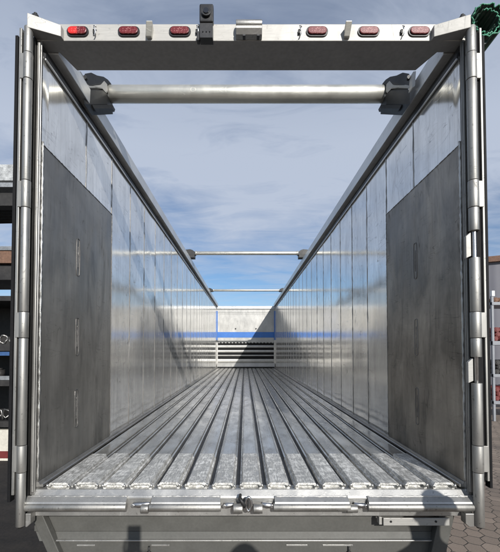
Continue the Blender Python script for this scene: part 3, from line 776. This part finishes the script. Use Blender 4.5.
# ------------------------------------------------------------------ rolled tarp at the right top corner
def tarp():
    c0 = at(488, 18, 2.06); rad = .104
    t = empty('rolled_tarp', (c0.x, 2.06, c0.z))
    tag(t, 'rolled dark green tarpaulin with frayed edge lying along the top of the right wall', 'tarp')
    m, n, bb, co = mat('green_tarp')
    nz = n.noise(co, 45, 5, .6)
    n.l.new(n.mix(n.ramp(nz, .35, .65), (.004, .018, .011), (.010, .040, .025)), bb.inputs['Base Color']); bb.inputs['Roughness'].default_value = .5
    n.l.new(n.bump(nz, .3, .004), bb.inputs['Normal'])
    m2 = plain('green_tarp_hem', (.07, .27, .17), .5, 0, 60, .35, .2)
    rnd = random.Random(5)
    b = MB(); NN = 150; turns = 2.3; LY = 13.3
    ring0 = []; ring1 = []; ring2 = []
    for i in range(NN):
        q = i / NN; th = q * turns * 2 * math.pi - 1.9
        r = rad * (1 - q * .50)
        w = 1 + .05 * math.sin(th * 11) + .035 * math.sin(th * 23 + 1) + rnd.uniform(-.02, .02)
        sag = -.012 * q
        y0 = c0.y + .006 * math.sin(i * 1.9) + .02 * q + rnd.uniform(-.006, .006)
        p = (c0.x + r * w * math.cos(th), y0, c0.z + r * w * math.sin(th) + sag)
        p2 = (c0.x + .012 + r * math.cos(th) * .98, c0.y + .25, c0.z + r * math.sin(th) * .98 - .01)
        p3 = (c0.x + .02 + r * math.cos(th) * .98, c0.y + LY, c0.z + r * math.sin(th) * .98 - .04)
        ring0.append(b.b.verts.new(p)); ring1.append(b.b.verts.new(p2)); ring2.append(b.b.verts.new(p3))
    for i in range(NN - 1):
        for A, B in ((ring0, ring1), (ring1, ring2)):
            f = b.b.faces.new([A[i], A[i + 1], B[i + 1], B[i]]); f.smooth = True
    hem_pts = [v.co.copy() for v in ring0][:105]
    o = b.build('roll', m, t); md = o.modifiers.new('thickness', 'SOLIDIFY'); md.thickness = .0022
    b = MB(); b.path([p + Vector((0, -.002, 0)) for p in hem_pts], [.0028 + .0018 * abs(math.sin(i * 1.7)) for i in range(len(hem_pts))], 6); b.build('hem', m2, t)
    # loose corner hanging under the roll
    b = MB(); pts = [(-.050, -.070), (-.020, -.095), (.030, -.085), (.012, -.120), (-.030, -.150), (-.046, -.160), (-.052, -.120)]
    b.extrude([(c0.x + u, c0.z + w) for u, w in pts], 'y', c0.y + .03, c0.y + .034); b.build('loose_flap', m, t)
tarp()

# ------------------------------------------------------------------ left side: steel storage racks
dk = plain('dark_painted_steel', (.035, .033, .032), .55, .3, 20, .3, .1)
rust = plain('brown_rusty_steel', (.16, .09, .06), .75, .2, 25, .4, .3)
wood = plain('weathered_wood', (.24, .18, .12), .8, 0, 20, .35, .3)
whitep = plain('white_paint', (.75, .75, .73), .5, 0, 20, .08, .05)
redp = plain('red_paint', (.13, .022, .02), .5, 0, 20, .2, .05)
bluep = plain('blue_plastic', (.03, .08, .20), .5, 0, 20, .2, .05)
cream = plain('cream_board', (.55, .52, .45), .7, 0, 20, .2, .1)
galv = plain('galvanised_grating', (.42, .43, .43), .55, .3, 90, .55, .5)

YK = 6.6
def xk(px): return xat(px, 349, YK)
rk = empty('storage_rack', (xk(-6), YK, 0))
tag(rk, 'tall dark steel storage rack with a galvanised top level, left of the trailer', 'rack')
xa, xb_ = xk(13.5) - 3.4, xk(13.2)
ztop = zat(165, YK)
for xx in (xa, xb_ - .05, xb_ - 1.7):
    for yy in (YK, YK + 1.1):
        b = MB(); b.box(xx, xx + .10, yy, yy + .10, 0, ztop - .28 if yy > YK else zat(183, YK) - .02); b.build('upright', dk, rk, bevel=.004)
def beam(py0, py1, m, name='cross_beam', dy0=0., dy1=1.2, xl=None, xr=None):
    b = MB(); b.box(xa if xl is None else xl, (xb_ if xr is None else xr), YK - .02 + dy0, YK + dy1, zat(py1, YK), zat(py0, YK)); return b.build(name, m, rk, bevel=.003)
beam(165, 181, galv, 'top_grating'); beam(183, 187.5, M['steel'], 'edge_beam', 0, .1); beam(191, 204, dk, 'cross_beam', .1, .3)
for k in range(6): b = MB(); b.tube((xa, YK + .35 + k * .15, zat(203, YK)), (xb_, YK + .35 + k * .15, zat(199, YK)), .05, 12); b.build('brace_tube', dk, rk)
beam(246.5, 250.5, M['steel'], 'edge_beam', 0, .1); beam(251, 263, rust, 'cross_beam', .02, .2); beam(264, 279, dk, 'shelf', .1, 1.2)
beam(296, 301, dk, 'shelf', 0, 1.2); beam(344, 351, dk, 'shelf', 0, 1.2); beam(376, 380, M['steel'], 'edge_beam', 0, .06); beam(380.3, 386, dk, 'shelf', .0, 1.2); beam(421, 427, dk, 'shelf', 0, 1.2)
b = MB(); b.box(xa, xb_, YK + 1.22, YK + 1.25, 0.3, zat(297, YK)); b.build('back_panel', dk, rk)
# things on the shelves
hc = None
for k in range(5):
    x = xb_ - .12 - k * .19; z = zat(344, YK)
    if hc is None:
        b = MB(); b.path([(.07 * math.cos(t), .02 * math.sin(3 * t), .09 + .075 * math.sin(t)) for t in [2 * math.pi * i / 14 for i in range(14)]], .016, 8, closed=True)
        hc = b.build('hose_coil', M['frame2'], None, origin=(0, 0, 0)); o = hc
    else: o = hc.copy(); COL.objects.link(o)
    o.location = (x, YK + .2, z); tag(o, 'grey coiled hose standing on the middle shelf of the left rack', 'hose', 'coiled hoses on the left rack')
b = MB(); z = zat(351.5, YK)
b.box(xb_ - 1.4, xb_ - .04, YK - .05, YK - .022, zat(355.5, YK), zat(351.8, YK))
tag(b.build('blue_strip_light_box', bluep), 'narrow blue plastic tray along the shelf edge of the left rack', 'tray')
tf = None
for k in range(5):
    pts = [(0, 0, .02), (-.02, -.01, .18), (-.10, -.01, .21), (-.14, 0, .10), (-.08, -.01, .05), (-.02, 0, .10)]
    if tf is None: b = MB(); b.path(pts, .014, 8); tf = b.build('bent_tube', M['frame2'], None, origin=(0, 0, 0)); o = tf
    else: o = tf.copy(); COL.objects.link(o)
    o.location = (xb_ - .06 - k * .16, YK + .05 + .03 * (k % 2), zat(421, YK)); tag(o, 'bent grey tube frame lying on a low shelf of the left rack', 'tube', 'bent grey tubes on the left rack')
b = MB(); b.box(xb_ - 1.3, xb_ - .03, YK + .0, YK + .5, zat(472, YK), zat(430, YK)); q = b.build('crate', cream, None, origin=(xb_ - .6, YK + .2, zat(472, YK)), bevel=.01)
tag(q, 'pale board crate on the ground under the left rack', 'crate')
b = MB(); b.box(xb_ - 1.28, xb_ - .05, YK - .012, YK - .002, zat(458, YK), zat(451, YK)); b.build('red_stripe', redp, q)
b = MB(); b.box(xb_ - 1.28, xb_ - .05, YK - .012, YK - .002, zat(471, YK), zat(461, YK)); b.build('blue_stripe', bluep, q)
b = MB(); b.box(xb_ - 1.35, xb_ - .0, YK - .03, YK + .6, 0, zat(472.5, YK)); 
tag(b.build('pallet', wood), 'low wooden pallet under the pale crate at the left rack', 'pallet')
dr = None
for k in range(4):
    if dr is None: b = MB(); b.tube((0, 0, .01), (0, 0, .17), .09, 18); b.tube((0, 0, .1705), (0, 0, .20), .05, 14); dr = b.build('drum', dk, None, origin=(0, 0, 0)); o = dr
    else: o = dr.copy(); COL.objects.link(o)
    o.location = (xb_ - .14 - k * .3, YK + .3, zat(380, YK)); tag(o, 'small dark drum on a shelf of the left rack', 'drum', 'drums on the left rack')

# workshop far behind the left rack
hall = empty('workshop_hall', (-22, 38, 0)); tag(hall, 'low pale workshop hall far behind the left storage rack', 'building')
wallg = plain('hall_cladding', (.30, .30, .33), .7, .1, 3, .08, .05)
b = MB(); b.box(-40, -14, 34, 46, 0, 5.2); b.build('wall', wallg, hall)
b = MB(); b.box(-40.4, -13.6, 33.6, 46.4, 5.2, 5.5); b.build('roof', dk, hall)

# right building --------------------------------------------------------
rb = empty('grey_hall', (14, 18, 0)); tag(rb, 'grey clad industrial hall with a sloping roof edge, right of the trailer', 'building')
m, n, bb, co = mat('ribbed_cladding')
wv = n.new('ShaderNodeTexWave', wave_type='BANDS', bands_direction='Y'); n.l.new(co, wv.inputs[0]); wv.inputs['Scale'].default_value = 1.6
n.l.new(n.mix(n.noise(co, 1.2, 5), (.11, .11, .13), (.15, .15, .17)), bb.inputs['Base Color']); bb.inputs['Roughness'].default_value = .55
n.l.new(n.bump(wv.outputs[0], .6, .02), bb.inputs['Normal'])
b = MB(); XB = 8.9
# side wall running away from the camera: nearer end off-frame at the right
P0 = at(486, 263, 14.5); 
b.hexa([(P0.x, 14.5, 0), (15.5, 11.5, 0), (20, 22, 0), (P0.x + 4.6, 25, 0), (P0.x, 14.5, P0.z), (15.5, 11.5, P0.z), (20, 22, P0.z), (P0.x + 4.6, 25, P0.z)])
b.build('wall', m, rb)
b = MB(); e = .12
b.hexa([(P0.x - e, 14.5 - e, P0.z + .002), (15.5, 11.5 - e * 1.3, P0.z + .002), (20 + e, 22, P0.z + .002), (P0.x + 4.6 - e, 25 + e, P0.z + .002), (P0.x - e, 14.5 - e, P0.z + .22), (15.5, 11.5 - e * 1.3, P0.z + .22), (20 + e, 22, P0.z + .22), (P0.x + 4.6 - e, 25 + e, P0.z + .22)])
b.build('roof_edge', rust, rb)
# rack with red goods on the right
YG = 10.2
rr = empty('goods_rack', (xat(500, 349, YG), YG, 0)); tag(rr, 'pale framed rack stacked with red bundles in front of the grey hall', 'rack')
gx = xat(492.5, 349, YG); pg_ = plain('pale_grey_paint', (.22, .23, .25), .5, .1, 20, .1, .05)
for xx in (gx, gx + 1.5, gx + 3.0):
    for yy in (YG, YG + .9): b = MB(); b.box(xx, xx + .06, yy, yy + .06, 0, zat(296, YG)); b.build('upright', pg_, rr, bevel=.003)
for p0, p1 in ((302, 305), (341, 345), (374, 377), (401, 404)):
    b = MB(); b.box(gx + .0, gx + 3.06, YG - .02, YG + .97, zat(p1, YG), zat(p0, YG)); b.build('shelf', pg_, rr, bevel=.003)
c = at(492.6, 294, YG); b = MB(); b.box(c.x - .03, c.x + .05, YG - .02, YG + .06, c.z - .06, c.z + .09); b.build('post_cap', whitep, rr, bevel=.004)
rnd = random.Random(2)
for j, (p0, p1) in enumerate(((305.5, 341), (345.5, 374), (377.5, 401), (296, 302))):
    zb0 = zat(p1, YG) + .004; hh = (zat(p0, YG) - zb0)
    mm = [redp, dk, redp, rust][j]; grp = ['red pipes on the upper shelf of the goods rack', 'black pipes on the middle shelf of the goods rack', 'red pipes on the bottom shelf of the goods rack', 'rusty pipes on top of the goods rack'][j]
    lab = ['dark red pipe on the upper shelf of the goods rack', 'black pipe on the middle shelf of the goods rack', 'red pipe on the bottom shelf of the goods rack', 'rusty pipe lying on the very top of the goods rack'][j]
    b = MB(); b.tube((0, 0, 0), (0, .8, 0), .066, 14); b.tube((0, -.002, 0), (0, -.012, 0), .045, 12); p0 = b.build('pipe', mm, None, origin=(0, 0, 0)); first = True
    for k in range(6):
        for lv in range(3 if hh > .5 else 1):
            o = p0 if first else p0.copy()
            if not first: COL.objects.link(o)
            first = False
            o.location = (gx + .14 + k * .15 + .06 * (lv % 2), YG + .02 + rnd.uniform(-.03, .03), zb0 + .066 + lv * .125); tag(o, lab, 'pipe', grp)

# ------------------------------------------------------------------ people whose shadows fall on the tail
skin = plain('skin', (.50, .30, .21), .5, 0, 60, .08, .05); hairm = plain('dark_hair', (.03, .02, .015), .6, 0, 90, .3, .3)
jacket = plain('dark_blue_jacket', (.03, .045, .08), .8, 0, 60, .2, .2); jacket2 = plain('olive_jacket', (.10, .10, .06), .8, 0, 60, .2, .2); trouser = plain('work_trousers', (.06, .06, .065), .85, 0, 60, .2, .2)
def skinned(name, verts, edges, radii, m, parent, levels=2, org=(0, 0, 0)):
    me = bpy.data.meshes.new(name); me.from_pydata([Vector(v) for v in verts], edges, []); me.materials.append(m)
    o = bpy.data.objects.new(name, me); COL.objects.link(o); o.parent = parent
    sk = o.modifiers.new('skin', 'SKIN'); sk.use_smooth_shade = True
    if not me.skin_vertices: me.skin_vertices.new(name='')
    for i, r in enumerate(radii):
        me.skin_vertices[0].data[i].radius = (r, r) if not isinstance(r, tuple) else r
    me.skin_vertices[0].data[0].use_root = True
    ss = o.modifiers.new('sub', 'SUBSURF'); ss.levels = levels; ss.render_levels = levels
    return o
def person(x, y, H, facing, label, coat, lhand, rhand):
    t = empty('person', (x, y, 0)); t.rotation_euler = (0, 0, facing); tag(t, label, 'person')
    k = H / 1.8
    V = [(0, 0, .95), (0, 0, 1.15), (0, .0, 1.35), (0, 0, 1.47), (0, .01, 1.54), (0, .02, 1.66), (0, .02, 1.74)]
    E = [(0, 1), (1, 2), (2, 3), (3, 4), (4, 5), (5, 6)]; Rr = [(.155, .11), (.14, .10), (.17, .115), (.11, .08), (.055, .06), (.078, .098), (.06, .08)]
    V = [(a * k, b_ * k, c * k) for a, b_, c in V]; Rr = [(a * k, b_ * k) for a, b_ in Rr]
    def add(p, par, r): V.append(p); E.append((par, len(V) - 1)); Rr.append((r * k, r * k)); return len(V) - 1
    for s, hand in ((-1, lhand), (1, rhand)):
        h = add((s * .10 * k, 0, .90 * k), 0, .09); kn = add((s * .11 * k, .02 * k, .50 * k), h, .06); an = add((s * .12 * k, -.01 * k, .10 * k), kn, .042); add((s * .13 * k, .15 * k, .04 * k), an, .035)
        sh = add((s * .19 * k, 0, 1.42 * k), 3, .06); hd_ = Vector(hand); el = (Vector(V[sh]) + hd_) / 2 + Vector((s * .06, -.05, -.12))
        L = [Vector(V[sh]), el, hd_]
        e = add(tuple(L[1]), sh, .044); w = add(tuple(hd_), e, .030)
    body = skinned('body', V, E, Rr, coat, t)
    # head, face, hair
    hz = 1.69 * k
    b = MB(); bmesh.ops.create_uvsphere(b.b, u_segments=24, v_segments=16, radius=1)
    for v in b.b.verts:
        q = v.co; jaw = 1 - .22 * max(0, -q.z); v.co = Vector((q.x * .078 * k * jaw, q.y * .098 * k * (1 - .1 * max(0, -q.z)) + .02 * k, q.z * .118 * k + hz))
    for s in (-1, 1): b.tube((s * .076 * k, .01, hz - .02), (s * .086 * k, .0, hz), .018, 10)
    b.path([(0, .115 * k, hz + .02), (0, .132 * k, hz - .015), (0, .118 * k, hz - .03)], [.008, .014, .010], 8)
    for v in b.b.verts: pass
    me = bpy.data.meshes.new('head'); b.b.to_mesh(me); b.b.free(); me.materials.append(skin)
    for p in me.polygons: p.use_smooth = True
    ho = bpy.data.objects.new('head', me); COL.objects.link(ho); ho.parent = t
    b = MB(); bmesh.ops.create_uvsphere(b.b, u_segments=24, v_segments=14, radius=1)
    for v in b.b.verts:
        q = v.co; v.co = Vector((q.x * .085 * k, q.y * .104 * k + .008 * k, max(q.z, -.1 - (.5 if q.y < 0 else -.5)) * .112 * k + hz + .018 * k))
    me = bpy.data.meshes.new('hair'); b.b.to_mesh(me); b.b.free(); me.materials.append(hairm); ha = bpy.data.objects.new('hair', me); COL.objects.link(ha); ha.parent = t
    # hands with five fingers
    for s, hand in ((-1, lhand), (1, rhand)):
        hd_ = Vector(hand); up = 1 if hd_.z > 1.5 else -1
        V2 = [tuple(hd_), tuple(hd_ + Vector((0, .0, .05 * up)))]; E2 = [(0, 1)]; R2 = [(.03, .016), (.038, .014)]
        for f in range(4):
            x = (-.03 + .02 * f); l = [.065, .075, .07, .055][f]
            a_ = len(V2); V2.append(tuple(hd_ + Vector((x, .0, .085 * up)))); E2.append((1, a_)); R2.append((.009, .009))
            V2.append(tuple(hd_ + Vector((x * 1.1, .02, (.085 + l * .6) * up)))); E2.append((a_, a_ + 1)); R2.append((.008, .008))
            V2.append(tuple(hd_ + Vector((x * 1.1, .045, (.085 + l * .8) * up)))); E2.append((a_ + 1, a_ + 2)); R2.append((.007, .007))
        a_ = len(V2); V2.append(tuple(hd_ + Vector((-s * .045, .015, .04 * up)))); E2.append((0, a_)); R2.append((.011, .011)); V2.append(tuple(hd_ + Vector((-s * .055, .03, .08 * up)))); E2.append((a_, a_ + 1)); R2.append((.009, .009))
        skinned('hand', V2, E2, R2, skin, t, 1)
    return t
# photographer stands behind and right of the viewpoint, the phone held up in front
person(.70, -.22, 2.00, 0, 'photographer in a dark blue jacket holding up a phone behind the trailer', jacket, (-.70, .12, 1.84), (-.62, .10, 1.78))
b = MB(); b.box(CX + .008, CX + .088, -.050, -.040, 1.895, 2.052); tag(b.build('phone', M['black'], bevel=.004), 'black phone held upright by the photographer', 'phone')
person(1.50, .62, 1.90, R(10), 'bystander in an olive jacket beside the right rear corner of the trailer', jacket2, (-.26, .06, .85), (.27, .06, .85))
